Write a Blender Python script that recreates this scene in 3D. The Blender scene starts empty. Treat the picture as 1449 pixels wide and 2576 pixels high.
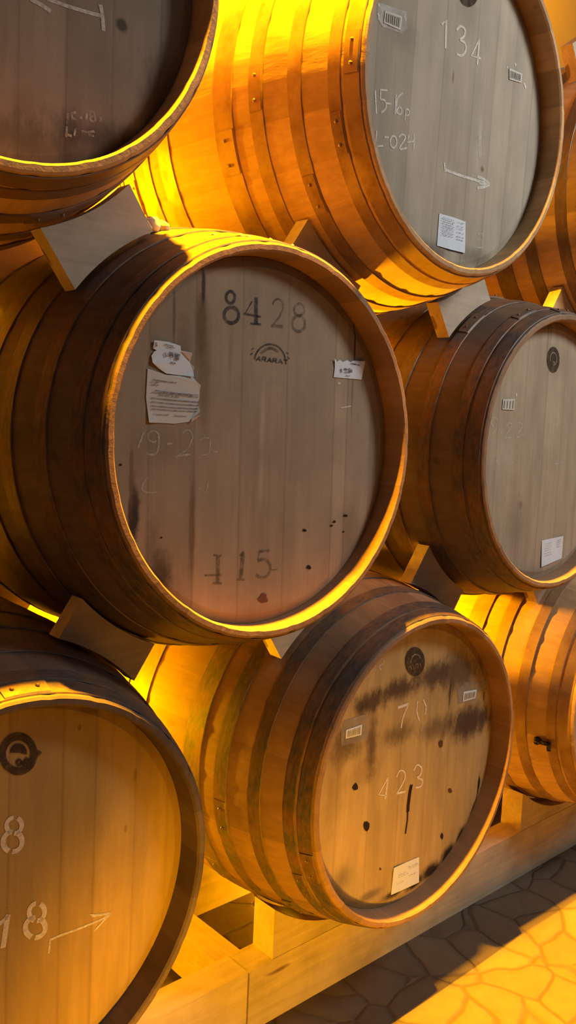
import bpy, bmesh, math, random
from mathutils import Vector, Matrix

# ------------------------------------------------------------------ camera
SC = bpy.context.scene
COL = SC.collection
GZ = 0.49                      # the floor lies this far below the axis of the bottom row
CAM = Vector((-0.442171, -0.965890, 0.648961 + GZ))
RIGHT = Vector((0.742598, -0.668294, 0.043948))
DOWN = Vector((-0.041358, -0.111253, -0.992931))
FWD = Vector((0.668459, 0.735531, -0.110256))
FPX = 2166.406
cam_data = bpy.data.cameras.new('camera')
cam = bpy.data.objects.new('camera', cam_data)
COL.objects.link(cam)
cam_data.sensor_fit = 'VERTICAL'
cam_data.sensor_height = 36.0
cam_data.lens = FPX / 2576.0 * 36.0
cam_data.clip_start = 0.02
cam.matrix_world = Matrix(((RIGHT.x, -DOWN.x, -FWD.x, CAM.x),
                           (RIGHT.y, -DOWN.y, -FWD.y, CAM.y),
                           (RIGHT.z, -DOWN.z, -FWD.z, CAM.z), (0, 0, 0, 1)))
SC.camera = cam

# ------------------------------------------------------------------ light
SC.view_settings.view_transform = 'Standard'
SC.view_settings.look = 'None'
SC.view_settings.gamma = 1.0
SC.view_settings.use_curve_mapping = False
SC.view_settings.exposure = 0.0
AMBER = (1.0, 0.42, 0.0)
world = bpy.data.worlds.new('world')
SC.world = world
world.use_nodes = True
bg = world.node_tree.nodes['Background']
bg.inputs[0].default_value = (0.95, 0.96, 1.0, 1)
bg.inputs[1].default_value = 0.045


def lamp(name, kind, loc, power, color, size=0.05, aim=None, spot=None, size_y=None, blend=0.3):
    d = bpy.data.lights.new(name, kind)
    d.energy = power
    d.color = color
    if kind == 'AREA':
        d.size = size
        if size_y:
            d.shape = 'RECTANGLE'
            d.size_y = size_y
    else:
        d.shadow_soft_size = size
    if kind == 'SPOT':
        d.spot_size = math.radians(spot)
        d.spot_blend = blend
    o = bpy.data.objects.new(name, d)
    COL.objects.link(o)
    o.location = loc
    if aim is not None:
        o.rotation_euler = (Vector(aim) - Vector(loc)).to_track_quat('-Z', 'Y').to_euler()
    return o


# amber ceiling lamps over the front edge of the stack, added soft fill in front, amber lamps along the back wall
lamp('ceiling_lamp_near', 'SPOT', (0.44, -0.036, 3.1 + GZ), 4200, AMBER, 0.03, aim=(0.40, 0.10, 0), spot=53, blend=0.5)
lamp('ceiling_lamp_far', 'SPOT', (2.6, -0.045, 3.1 + GZ), 2000, AMBER, 0.03, aim=(2.5, 0.10, 0), spot=58, blend=0.5)
lamp('aisle_fill_white', 'SPOT', (1.75, -1.25, 1.9 + GZ), 100, (1.0, 0.98, 0.93), 0.25, aim=(1.45, 0, 1.3 + GZ), spot=104, blend=1.0)
lamp('aisle_fill_white', 'SPOT', (2.45, -1.1, 1.35), 16, (1.0, 0.98, 0.94), 0.2, aim=(1.75, 0.1, 0.12), spot=72, blend=1.0)  # weak fill added to turn the right end of the rail neutral
lamp('aisle_fill_soft', 'AREA', (2.6, -3.6, 3.0), 5, (0.97, 0.97, 1.0), 2.2, aim=(0.9, 0, 1.1))  # soft neutral fill added to lift the front ambient
for nm, x, y, z, w in (('wall_lamp_low', -0.70, 1.06, 0.75, 4), ('wall_lamp_low', 0.22, 1.06, 0.44, 130), ('wall_lamp_low', 0.85, 1.06, 0.78, 430),
                       ('wall_lamp_low', 2.2, 1.06, 0.80, 60), ('wall_fill_high', 0.22, 1.08, 1.50, 55), ('rack_fill', 0.95, 0.36, 0.06, 5), ('rack_fill', 0.30, 0.36, 0.06, 0.7), ('wall_fill_high', 1.45, 1.06, 2.3, 14), ('wall_fill_high', 2.8, 0.75, 3.0, 14)):  # high wall and rack entries are fills added for amber glow
    lamp(nm, 'POINT', (x, y, z), w, AMBER, 0.02)
lamp('floor_amber_fill', 'SPOT', (0.02, -0.95, 0.10), 66, AMBER, 0.05, aim=(0.46, 0.18, 0.17), spot=58, blend=0.9)
lamp('floor_amber_fill', 'SPOT', (0.52, -0.72, 0.06), 4, AMBER, 0.06, aim=(0.40, 0.12, 0.26), spot=92, blend=1.0)  # extra fill added in place of stronger floor bounce


# ------------------------------------------------------------------ helpers
def link(name, bm, mat, parent=None, smooth=True):
    me = bpy.data.meshes.new(name)
    bmesh.ops.recalc_face_normals(bm, faces=bm.faces)
    bm.to_mesh(me)
    bm.free()
    if smooth:
        for p in me.polygons:
            p.use_smooth = True
    if mat:
        me.materials.append(mat)
    o = bpy.data.objects.new(name, me)
    COL.objects.link(o)
    if parent:
        o.parent = parent
    return o


def tag(o, label=None, cat=None, group=None, kind=None):
    if label:
        o['label'] = label
    if cat:
        o['category'] = cat
    if group:
        o['group'] = group
    if kind:
        o['kind'] = kind
    return o


def sharp(o, ang=35):
    me = o.data
    bm = bmesh.new()
    bm.from_mesh(me)
    for e in bm.edges:
        if len(e.link_faces) == 2:
            e.smooth = e.calc_face_angle(0) < math.radians(ang)
    bm.to_mesh(me)
    bm.free()


def bevel(bm, w=0.003, seg=2, ang=30):
    es = [e for e in bm.edges if len(e.link_faces) == 2 and e.calc_face_angle(0) > math.radians(ang)]
    bmesh.ops.bevel(bm, geom=es, offset=w, segments=seg, affect='EDGES', clamp_overlap=True)


def box_bm(x0, x1, y0, y1, z0, z1, bm=None):
    bm = bm or bmesh.new()
    vs = [bm.verts.new((x, y, z)) for x in (x0, x1) for y in (y0, y1) for z in (z0, z1)]
    for f in ((0, 1, 3, 2), (4, 6, 7, 5), (0, 4, 5, 1), (2, 3, 7, 6), (0, 2, 6, 4), (1, 5, 7, 3)):
        bm.faces.new([vs[i] for i in f])
    return bm


def extrude_profile(pts, y0, y1):
    """closed outline of (x, z) points pushed along y"""
    bm = bmesh.new()
    a = [bm.verts.new((x, y0, z)) for x, z in pts]
    b = [bm.verts.new((x, y1, z)) for x, z in pts]
    n = len(pts)
    bm.faces.new(a)
    bm.faces.new(b[::-1])
    for i in range(n):
        j = (i + 1) % n
        bm.faces.new((a[j], a[i], b[i], b[j]))
    return bm


# ------------------------------------------------------------------ materials
class NT:
    def __init__(self, name):
        self.m = bpy.data.materials.new(name)
        self.m.use_nodes = True
        self.t = self.m.node_tree
        self.b = self.t.nodes['Principled BSDF']
        self.tc = self.t.nodes.new('ShaderNodeTexCoord')
        self.obj = self.tc.outputs['Object']

    def n(self, kind, **kw):
        nd = self.t.nodes.new(kind)
        for k, v in kw.items():
            setattr(nd, k, v)
        return nd

    def l(self, a, b):
        self.t.links.new(a, b)

    def setin(self, sock, v):
        if hasattr(v, 'is_linked'):
            self.l(v, sock)
        else:
            sock.default_value = v

    def math(self, op, a, b=0.0, clamp=False):
        nd = self.n('ShaderNodeMath', operation=op, use_clamp=clamp)
        self.setin(nd.inputs[0], a)
        self.setin(nd.inputs[1], b)
        return nd.outputs[0]

    def scale(self, v, s):
        nd = self.n('ShaderNodeVectorMath', operation='MULTIPLY')
        self.l(v, nd.inputs[0])
        nd.inputs[1].default_value = s
        return nd.outputs[0]

    def noise(self, vec, scale, detail=4, rough=0.6, dist=0.0):
        nd = self.n('ShaderNodeTexNoise')
        self.l(vec, nd.inputs['Vector'])
        nd.inputs['Scale'].default_value = scale
        nd.inputs['Detail'].default_value = detail
        nd.inputs['Roughness'].default_value = rough
        nd.inputs['Distortion'].default_value = dist
        return nd.outputs['Fac']

    def ramp(self, fac, stops, interp='LINEAR'):
        nd = self.n('ShaderNodeValToRGB')
        cr = nd.color_ramp
        cr.interpolation = interp
        while len(cr.elements) < len(stops):
            cr.elements.new(0.5)
        for e, (p, c) in zip(cr.elements, stops):
            e.position = p
            e.color = (c, c, c, 1) if not isinstance(c, tuple) else (*c, 1)
        self.l(fac, nd.inputs[0])
        return nd.outputs[0]

    def mix(self, fac, a, b, mode='MIX'):
        nd = self.n('ShaderNodeMix', data_type='RGBA', blend_type=mode)
        self.setin(nd.inputs[0], fac)
        for s, v in ((nd.inputs[6], a), (nd.inputs[7], b)):
            if isinstance(v, tuple):
                s.default_value = (*v, 1)
            else:
                self.l(v, s)
        return nd.outputs[2]

    def sep(self, vec):
        nd = self.n('ShaderNodeSeparateXYZ')
        self.l(vec, nd.inputs[0])
        return nd.outputs

    def bump(self, h, strength=0.3, dist=0.002):
        nd = self.n('ShaderNodeBump')
        nd.inputs['Strength'].default_value = strength
        nd.inputs['Distance'].default_value = dist
        self.l(h, nd.inputs['Height'])
        self.l(nd.outputs[0], self.b.inputs['Normal'])

    def done(self, col, rough=0.7, spec=0.3, metal=0.0):
        if isinstance(col, tuple):
            self.b.inputs['Base Color'].default_value = (*col, 1)
        else:
            self.l(col, self.b.inputs['Base Color'])
        self.setin(self.b.inputs['Roughness'], rough)
        self.b.inputs['Specular IOR Level'].default_value = spec
        self.b.inputs['Metallic'].default_value = metal
        return self.m


def stave_material(name, base, seed):
    """oak staves: one tint per stave round the barrel, grain along the barrel"""
    t = NT(name)
    x, y, z = t.sep(t.obj)
    ang = t.math('ARCTAN2', z, x)
    idx = t.math('FLOOR', t.math('ADD', t.math('MULTIPLY', ang, 26 / (2 * math.pi)), 13.0 + seed))
    wn = t.n('ShaderNodeTexWhiteNoise', noise_dimensions='1D')
    t.l(idx, wn.inputs['W'])
    tint = t.ramp(wn.outputs['Value'], [(0, 0.80), (1, 1.12)])
    grain = t.noise(t.scale(t.obj, (1, 0.08, 1)), 95 + seed, 5, 0.65, 0.4)
    g = t.ramp(grain, [(0.25, 0.78), (0.7, 1.08)])
    blot = t.ramp(t.noise(t.obj, 6 + seed * 0.3, 4), [(0.3, 0.72), (0.62, 1.05)])
    c = t.mix(1.0, base, tint, 'MULTIPLY')
    c = t.mix(1.0, c, g, 'MULTIPLY')
    c = t.mix(1.0, c, blot, 'MULTIPLY')
    spots = t.ramp(t.noise(t.scale(t.obj, (1, 0.5, 1)), 21 + seed, 2), [(0.70, 0.0), (0.77, 1.0)])
    c = t.mix(t.math('MULTIPLY', spots, 0.5), c, (0.05, 0.03, 0.02))
    t.bump(grain, 0.25, 0.0015)
    return t.done(c, 0.62, 0.3)


def metal_material(name, base, seed):
    t = NT(name)
    n1 = t.noise(t.obj, 14 + seed, 5, 0.7)
    n2 = t.noise(t.scale(t.obj, (1, 3, 1)), 60, 4, 0.6)
    rust = t.ramp(n1, [(0.42, 0.0), (0.68, 1.0)])
    c = t.mix(rust, base, (0.21, 0.095, 0.04))
    c = t.mix(t.ramp(n2, [(0.35, 0.0), (0.75, 0.45)]), c, (0.30, 0.22, 0.15))
    t.bump(n2, 0.15, 0.001)
    return t.done(c, t.ramp(n1, [(0.3, 0.42), (0.7, 0.62)]), 0.5, 0.25)


def pine_material(name, base, axis='x', seed=0):
    t = NT(name)
    s = {'x': (0.06, 1, 1), 'y': (1, 0.06, 1), 'z': (1, 1, 0.06)}[axis]
    grain = t.noise(t.scale(t.obj, s), 60 + seed, 5, 0.6, 0.8)
    c = t.mix(t.ramp(grain, [(0.3, 0.0), (0.72, 1.0)]), tuple(v * 0.82 for v in base), tuple(v * 1.08 for v in base))
    blot = t.ramp(t.noise(t.obj, 9 + seed, 4), [(0.32, 0.80), (0.6, 1.04)])
    c = t.mix(1.0, c, blot, 'MULTIPLY')
    kn = t.ramp(t.noise(t.scale(t.obj, tuple(0.35 if v < 1 else 1 for v in s)), 17 + seed, 1), [(0.735, 0.0), (0.765, 1.0)])
    c = t.mix(t.math('MULTIPLY', kn, 0.75), c, (0.10, 0.045, 0.02))
    t.bump(grain, 0.2, 0.0015)
    return t.done(c, 0.75, 0.25)


def head_material(name, base, planks, spots, seed=0, grime=0.35):
    """barrel head: upright oak boards. planks = [(x of left seam, tint)], spots = stains and painted shade with their own shapes:
    (x, z, rx, rz, colour, strength, raggedness, softness)"""
    t = NT(name)
    x, y, z = t.sep(t.obj)
    u = t.math('ADD', t.math('DIVIDE', x, 0.60), 0.5)
    st = [(max(0.0, px / 0.60 + 0.5), tn) for px, tn in planks]
    tint = t.ramp(u, st, 'CONSTANT')
    seam_st = []
    for px, tn in planks[1:]:
        q = px / 0.60 + 0.5
        seam_st += [(q - 0.005, 0.0), (q, 0.5), (q + 0.005, 0.0)]
    seam_st.append((1.0, 0.0))
    seam = t.ramp(u, seam_st)
    grain = t.noise(t.scale(t.obj, (1, 1, 0.05)), 130 + seed, 5, 0.6, 0.3)
    broad = t.noise(t.scale(t.obj, (1, 1, 0.16)), 22 + seed * 3, 4, 0.55)
    c = t.mix(1.0, base, tint, 'MULTIPLY')
    c = t.mix(1.0, c, t.ramp(grain, [(0.25, 0.92), (0.7, 1.03)]), 'MULTIPLY')
    c = t.mix(1.0, c, t.ramp(broad, [(0.3, 0.84), (0.68, 1.07)]), 'MULTIPLY')
    dirt = t.ramp(t.noise(t.obj, 7 + seed, 5, 0.65), [(0.36, grime), (0.60, 0.0)])
    c = t.mix(dirt, c, tuple(v * 0.55 for v in base))
    c = t.mix(t.math('MULTIPLY', seam, 0.42), c, (0.06, 0.045, 0.03))
    fine = t.noise(t.obj, 55, 5, 0.7)
    ragged = t.noise(t.scale(t.obj, (1, 1, 0.35)), 26, 4, 0.65)
    both = t.math('ADD', t.math('MULTIPLY', ragged, 0.5), t.math('MULTIPLY', t.noise(t.scale(t.obj, (1, 1, 0.6)), 60, 6, 0.85), 0.5))
    for (sx, sz, rx, rz, scol, amt, rag, soft) in spots:
        sb = t.n('ShaderNodeVectorMath', operation='SUBTRACT')
        t.l(t.obj, sb.inputs[0])
        sb.inputs[1].default_value = (sx, 0, sz)
        v = t.scale(sb.outputs[0], (1 / rx, 0, 1 / rz))
        ln = t.n('ShaderNodeVectorMath', operation='LENGTH')
        t.l(v, ln.inputs[0])
        d = t.math('ADD', ln.outputs['Value'], t.math('MULTIPLY', t.math('SUBTRACT', both if rx > 0.02 else fine, 0.5), rag * (1.7 if rx > 0.02 else 1.0)))
        mr = t.n('ShaderNodeMapRange', interpolation_type='SMOOTHSTEP')
        t.l(d, mr.inputs[0])
        mr.inputs[1].default_value = 1.0 - soft
        mr.inputs[2].default_value = 1.0 + soft * 0.4
        mr.inputs[3].default_value = amt
        mr.inputs[4].default_value = 0.0
        c = t.mix(mr.outputs[0], c, scol)
    t.bump(t.math('SUBTRACT', grain, t.math('MULTIPLY', seam, 3.0)), 0.25, 0.001)
    return t.done(c, 0.72, 0.25)


def worn_material(name, col, worn=0.4, scale=140, rough=0.9):
    """paint or chalk rubbed thin: the wood shows where it has worn away"""
    t = NT(name)
    t.done(col, rough, 0.1)
    tr = t.n('ShaderNodeBsdfTransparent')
    mx = t.n('ShaderNodeMixShader')
    f = t.ramp(t.noise(t.obj, scale, 4, 0.7), [(0.30, min(1.0, worn + 0.35)), (0.68, max(0.0, worn - 0.35))])
    t.l(f, mx.inputs[0])
    t.l(t.b.outputs[0], mx.inputs[1])
    t.l(tr.outputs[0], mx.inputs[2])
    t.l(mx.outputs[0], t.n('ShaderNodeOutputMaterial').inputs[0])
    for nd in list(t.t.nodes):
        if nd.type == 'OUTPUT_MATERIAL' and not nd.inputs[0].links[0].from_node == mx:
            t.t.nodes.remove(nd)
    return t.m


def plain_material(name, col, rough=0.8, var=0.15, scale=30, spec=0.3, metal=0.0):
    t = NT(name)
    n = t.noise(t.obj, scale, 4)
    c = t.mix(n, tuple(v * (1 - var) for v in col), tuple(v * (1 + var) for v in col))
    return t.done(c, rough, spec, metal)


OAK = stave_material('oak_staves', (0.37, 0.225, 0.13), 1)
OAK_PALE_LIT = stave_material('oak_staves_pale_lit', (0.58, 0.37, 0.19), 4)  # pale oak, raised further to put stronger amber light in
OAK_SHADED = stave_material('oak_staves_shaded', (0.165, 0.122, 0.095), 6)  # darker oak puts the shade of the barrel sides into the colour
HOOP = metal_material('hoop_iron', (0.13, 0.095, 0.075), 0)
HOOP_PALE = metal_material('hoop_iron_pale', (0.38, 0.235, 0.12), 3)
HOOP_SHADED = metal_material('hoop_iron_shaded', (0.070, 0.068, 0.076), 5)  # darkened and bluish to paint in shade and cool sheen
CHOCK = pine_material('chock_pine', (0.50, 0.42, 0.32), 'x', 2)
RAIL = pine_material('rail_pine', (0.56, 0.47, 0.33), 'x', 5)
CROSS = pine_material('cross_beam_pine', (0.50, 0.38, 0.24), 'y', 8)
PAPER = plain_material('paper_white', (0.72, 0.80, 0.90), 0.85, 0.06, 40)
PAPER_OLD = plain_material('paper_aged', (0.62, 0.63, 0.62), 0.85, 0.14, 25)
PAPER_PINK = plain_material('paper_backing_pink', (0.62, 0.45, 0.40), 0.85, 0.06, 40)
INK = worn_material('print_ink', (0.10, 0.10, 0.13), 0.35, 200)
STENCIL_DARK = worn_material('stencil_ink', (0.055, 0.06, 0.075), 0.36, 110)
STENCIL_FADED = worn_material('stencil_ink_faded', (0.07, 0.07, 0.06), 0.68, 90)
PAINT_WHITE = worn_material('stencil_paint_white', (0.80, 0.76, 0.70), 0.06, 160)
CHALK = worn_material('chalk', (0.78, 0.79, 0.76), 0.24, 170)
CHALK_FAINT = worn_material('chalk_faint', (0.66, 0.64, 0.58), 0.62, 120)
BRAND = worn_material('burned_brand', (0.06, 0.043, 0.034), 0.2, 90)
BRAND_LIGHT = worn_material('brand_relief', (0.30, 0.235, 0.16), 0.3, 120)
HOLE = plain_material('worm_hole', (0.018, 0.012, 0.010), 0.9)
TAPE = worn_material('clear_tape', (0.42, 0.38, 0.33), 0.66, 30, 0.25)
IRON = plain_material('black_iron', (0.03, 0.028, 0.026), 0.35, 0.3, 50, 0.6, 0.7)
CRUST = plain_material('dried_crust', (0.62, 0.56, 0.42), 0.8, 0.2, 60)

# ------------------------------------------------------------------ room
t = NT('flagstone')
warp = t.n('ShaderNodeVectorMath', operation='ADD')
nz = t.n('ShaderNodeTexNoise')
t.l(t.obj, nz.inputs['Vector'])
nz.inputs['Scale'].default_value = 5
t.l(t.obj, warp.inputs[0])
t.l(t.scale(nz.outputs['Color'], (0.09, 0.09, 0)), warp.inputs[1])
vo = t.n('ShaderNodeTexVoronoi', feature='DISTANCE_TO_EDGE')
t.l(warp.outputs[0], vo.inputs['Vector'])
vo.inputs['Scale'].default_value = 8.5
vo2 = t.n('ShaderNodeTexVoronoi', feature='F1')
t.l(warp.outputs[0], vo2.inputs['Vector'])
vo2.inputs['Scale'].default_value = 8.5
gap = t.ramp(vo.outputs['Distance'], [(0.0, 0.0), (0.045, 0.75), (0.16, 1.0)])
cell = t.sep(vo2.outputs['Color'])[0]
fn = t.noise(t.obj, 30, 5, 0.65)
c = t.mix(cell, (0.115, 0.092, 0.066), (0.155, 0.122, 0.086))
c = t.mix(1.0, c, t.ramp(fn, [(0.3, 0.85), (0.7, 1.06)]), 'MULTIPLY')
c = t.mix(t.math('MULTIPLY', t.math('SUBTRACT', 1.0, gap), 0.5), c, (0.06, 0.045, 0.033))
t.bump(t.math('ADD', gap, t.math('MULTIPLY', fn, 0.25)), 0.55, 0.012)
FLAG = t.done(c, 0.7, 0.3)
WALL = plain_material('wall_plaster', (0.56, 0.47, 0.37), 0.9, 0.06, 3)

bm = bmesh.new()
bmesh.ops.create_grid(bm, x_segments=8, y_segments=8, size=1)
bmesh.ops.scale(bm, verts=bm.verts, vec=(6, 4, 1))
bmesh.ops.translate(bm, verts=bm.verts, vec=(1.5, -2.75, 0))
tag(link('floor', bm, FLAG, smooth=False), 'flagstone cellar floor', kind='structure')
tag(link('wall_back', box_bm(-4.5, 7.5, 1.25, 1.4, 0, 4.2), WALL, smooth=False), 'plain plaster wall behind the rack', kind='structure')

# ------------------------------------------------------------------ barrels
LEN, MID, RB, RE = 0.725, 0.3625, 0.352, 0.291
HEAD_Y = 0.040


def prof(y, re=RE):
    return RB - (RB - re) * ((y - MID) / MID) ** 2


S, H = 0.820377, 0.601306
# lattice spot, small measured shifts: x, y, z, end radius, tilt about x, turn about z
SPOT = {
    'A': (-0.0128, 0.002, 1.2022, 0.2896, 0.0037, 0.0023),
    'B': (0.8296, -0.0071, 1.2027, 0.2884, 0.0191, 0.0094),
    'C': (0.4109, -0.0033, 0.6068, 0.2908, -0.0255, -0.0128),
    'D': (1.2282, 0.0056, 0.5964, 0.2895, -0.0035, -0.0043),
    'E': (0.0112, -0.0002, 0.0018, 0.2888, 0.0146, 0.0015),
    'F': (0.8144, -0.0024, -0.0021, 0.2926, -0.0030, 0.0088),
    'G': (2 * S, 0.0, 0.0, 0.29, 0.0, 0.0),
    'H': (2 * S, 0.0, 2 * H, 0.29, 0.0, 0.0),
    'K': (2.5 * S, 0.0, H, 0.29, 0.0, 0.0),
    'L': (-0.5 * S, 0.0, H, 0.29, 0.0, 0.0),
}
ROOT = {}
MATX = {}


def ring_mesh(section, n=156, seam_every=0, seam=0.0):
    """section = [(r, y, groove)] open line turned round the y axis"""
    bm = bmesh.new()
    rows = []
    for (r, y, g) in section:
        row = []
        for i in range(n):
            a = 2 * math.pi * i / n - math.pi
            rr = r - (seam * g if seam_every and i % seam_every == 0 else 0.0)
            row.append(bm.verts.new((rr * math.cos(a), y, rr * math.sin(a))))
        rows.append(row)
    for a, b in zip(rows, rows[1:]):
        for i in range(n):
            j = (i + 1) % n
            bm.faces.new((a[i], a[j], b[j], b[i]))
    return bm


HOOP_Y = [(0.006, 0.0315), (0.037, 0.058), (0.105, 0.130), (0.180, 0.208), (0.247, 0.293)]
HOOPS = HOOP_Y[:1] + HOOP_Y[1:] + [(LEN - b, LEN - a) for a, b in HOOP_Y[::-1]]


def make_barrel(n, label, staves, hoop, headmat, hoop_turn, chime=None):
    x, y, z, re, tx, tz = SPOT[n]
    root = bpy.data.objects.new('oak_barrel', None)
    COL.objects.link(root)
    root.empty_display_size = 0.1
    root.location = (x, y, z + GZ)
    R = Matrix.Rotation(tx, 4, 'X') @ Matrix.Rotation(tz, 4, 'Z')
    root.rotation_euler = R.to_euler()
    tag(root, label, 'barrel', 'oak barrels stacked on the rack')
    ROOT[n] = root
    MATX[n] = Matrix.Translation((x, y, z + GZ)) @ R
    ins = re - 0.0125
    sec = [(0.2775, 0.0455, 0), (0.2776, HEAD_Y - 0.001, 0), (ins, 0.003, .4), (ins + 0.003, 0.0, .8), (re - 0.0025, 0.0, .8)]
    k = 30
    sec += [(prof(LEN * i / k if i else 0.0025, re), LEN * i / k if i else 0.0025, 1) for i in range(k)]
    sec += [(prof(LEN - 0.0025, re), LEN - 0.0025, 1), (re - 0.0025, LEN, .8), (ins, LEN, .8), (0.2776, LEN - HEAD_Y, 0), (0.2775, LEN - HEAD_Y - .006, 0)]
    o = link('staves', ring_mesh(sec, 156, 6, 0.0012), staves, root)
    o.data.materials.append(chime or staves)  # lighter chime slot paints in the lit rim
    for p_ in o.data.polygons:
        if abs(p_.center.y - MID) > MID - 0.0022 or math.hypot(p_.center.x, p_.center.z) < prof(p_.center.y, re) - 0.006:
            p_.material_index = 1
    sharp(o, 24)
    # front head: flat board with a bevelled rim let into the croze
    sec = [(0.2770, HEAD_Y + 0.005, 0), (0.262, HEAD_Y, 0), (0.20, HEAD_Y, 0), (0.10, HEAD_Y, 0), (0.0005, HEAD_Y, 0)]
    o = link('head', ring_mesh(sec, 120), headmat, root)
    sharp(o, 12)
    link('rear_head', ring_mesh([(0.2770, LEN - HEAD_Y, 0), (0.0005, LEN - HEAD_Y, 0)], 60), OAK_SHADED, root)
    rnd = random.Random(ord(n))
    for i, (a, b) in enumerate(HOOPS):
        t_ = 0.0019
        ra, rb = prof(a, re) + 0.0003, prof(b, re) + 0.0003
        m_ = (a + b) / 2
        rm = prof(m_, re) + 0.0003
        sec = [(ra, a, 0), (ra + t_, a + 0.0006, 0), (rm + t_, m_, 0), (rb + t_, b - 0.0006, 0), (rb, b, 0)]
        bm = ring_mesh(sec, 128)
        ang = math.radians(hoop_turn + (i % 3) * 17 - 10 + rnd.uniform(-6, 6))
        # riveted lap of the hoop
        da = 0.030 / RE
        lap = []
        for s_ in range(9):
            q = ang - da + 2 * da * s_ / 8
            lap.append([bm.verts.new((r_ * math.cos(q), yy, r_ * math.sin(q))) for r_, yy in
                        ((ra + t_, a + .001), (ra + 2 * t_, a + .002), (rb + 2 * t_, b - .002), (rb + t_, b - .001))])
        for p_, q_ in zip(lap, lap[1:]):
            for k_ in range(3):
                bm.faces.new((p_[k_], q_[k_], q_[k_ + 1], p_[k_ + 1]))
        bm.faces.new(lap[0])
        bm.faces.new(lap[-1][::-1])
        for s_ in (-0.55, 0.55):
            q = ang + da * s_
            ctr = Vector(((rm + 2 * t_) * math.cos(q), m_, (rm + 2 * t_) * math.sin(q)))
            bmesh.ops.create_uvsphere(bm, u_segments=8, v_segments=5, radius=0.0032, matrix=Matrix.Translation(ctr))
        h = link('hoop', bm, hoop, root)
        sharp(h, 35)
    return root


def px(n, u, v, lift=0.0006):
    """point of the photo on the head of barrel n, in the barrel's own coordinates"""
    d = RIGHT * ((u - 724.5) / FPX) + DOWN * ((v - 1288) / FPX) + FWD
    inv = MATX[n].inverted()
    o_ = inv @ CAM
    dd = inv.to_3x3() @ d
    k = (HEAD_Y - o_.y) / dd.y
    p_ = o_ + dd * k
    return (p_.x, HEAD_Y - lift, p_.z)


def hx(n, u, v):
    p_ = px(n, u, v)
    return p_[0], p_[2]


def ribbon(bm, pts, w, taper=None):
    """a painted stroke lying on the head: pts in head coordinates"""
    P = [Vector((p_[0], 0, p_[2])) for p_ in pts]
    y = pts[0][1]
    left, right = [], []
    for i, q in enumerate(P):
        a = P[max(0, i - 1)]
        b = P[min(len(P) - 1, i + 1)]
        d = (b - a)
        if d.length < 1e-9:
            d = Vector((1, 0, 0))
        d.normalize()
        nrm = Vector((-d.z, 0, d.x))
        ww = w * (taper[i] if taper else 1.0) / 2
        left.append(bm.verts.new((q.x + nrm.x * ww, y, q.z + nrm.z * ww)))
        right.append(bm.verts.new((q.x - nrm.x * ww, y, q.z - nrm.z * ww)))
    for i in range(len(P) - 1):
        bm.faces.new((left[i], left[i + 1], right[i + 1], right[i]))


def smooth_pts(pts, k=4):
    if len(pts) < 3:
        return pts
    out = []
    q = [pts[0]] + list(pts) + [pts[-1]]
    for i in range(1, len(q) - 2):
        p0, p1, p2, p3 = q[i - 1], q[i], q[i + 1], q[i + 2]
        for s_ in range(k):
            t_ = s_ / k
            out.append(tuple(0.5 * (2 * b + (c_ - a) * t_ + (2 * a - 5 * b + 4 * c_ - d_) * t_ * t_ + (3 * b - a - 3 * c_ + d_) * t_ ** 3)
                             for a, b, c_, d_ in zip(p0, p1, p2, p3)))
    out.append(pts[-1])
    return out


def loop(cx, cy, rx, ry, a0=0, a1=360, k=20, tilt=0.0):
    r_ = []
    ct, st = math.cos(math.radians(tilt)), math.sin(math.radians(tilt))
    for i in range(k + 1):
        a = math.radians(a0 + (a1 - a0) * i / k)
        ex, ey = rx * math.cos(a), ry * math.sin(a)
        r_.append((cx + ex * ct - ey * st, cy + ex * st + ey * ct))
    return r_


def marks(n, name, mat, strokes, label=None, lift=0.0007):
    """strokes = [(points in photo pixels, width in mm, curved?)]"""
    groups = []
    for st in strokes:
        pts = smooth_pts(st[0]) if len(st) > 2 and st[2] else st[0]
        bb = (min(p_[0] for p_ in pts) - 2, max(p_[0] for p_ in pts) + 2, min(p_[1] for p_ in pts) - 2, max(p_[1] for p_ in pts) + 2)
        item = [(pts, st[1])]
        rest = []
        for g in groups:
            q = g[0]
            if q[0] < bb[1] and bb[0] < q[1] and q[2] < bb[3] and bb[2] < q[3]:
                bb = (min(bb[0], q[0]), max(bb[1], q[1]), min(bb[2], q[2]), max(bb[3], q[3]))
                item = g[1] + item
            else:
                rest.append(g)
        groups = rest + [(bb, item)]
    for bb, item in groups:
        bm = bmesh.new()
        for pts, w in item:
            ribbon(bm, [px(n, u, v, lift) for u, v in pts], w * (1.3 if 'chalk' in mat.name else 1.0) / 1000.0)
        o = link(name, bm, mat, ROOT[n], smooth=False)
        if label:
            o['label'] = label
    return o


def sheet(n, name, mat, outline, label=None, lift=0.0012, thick=0.0006, parent=None, curl=None):
    pts = [px(n, u, v, lift) for u, v in outline]
    bm = bmesh.new()
    a = [bm.verts.new(p_) for p_ in pts]
    b = [bm.verts.new((p_[0], p_[1] + thick, p_[2])) for p_ in pts]
    bm.faces.new(a)
    bm.faces.new(b[::-1])
    for i in range(len(a)):
        j = (i + 1) % len(a)
        bm.faces.new((a[i], b[i], b[j], a[j]))
    if curl:
        for i, d_ in curl:
            a[i].co.y -= d_
            b[i].co.y -= d_
    o = link(name, bm, mat, parent or ROOT[n], smooth=False)
    if label:
        o['label'] = label
    return o


def print_on(n, parent, strokes, lift=0.0024, name='printed_text', mat=None):
    bm = bmesh.new()
    for pts, w in strokes:
        ribbon(bm, [px(n, u, v, lift) for u, v in pts], w / 1000.0)
    return link(name, bm, mat or INK, parent, smooth=False)


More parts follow.
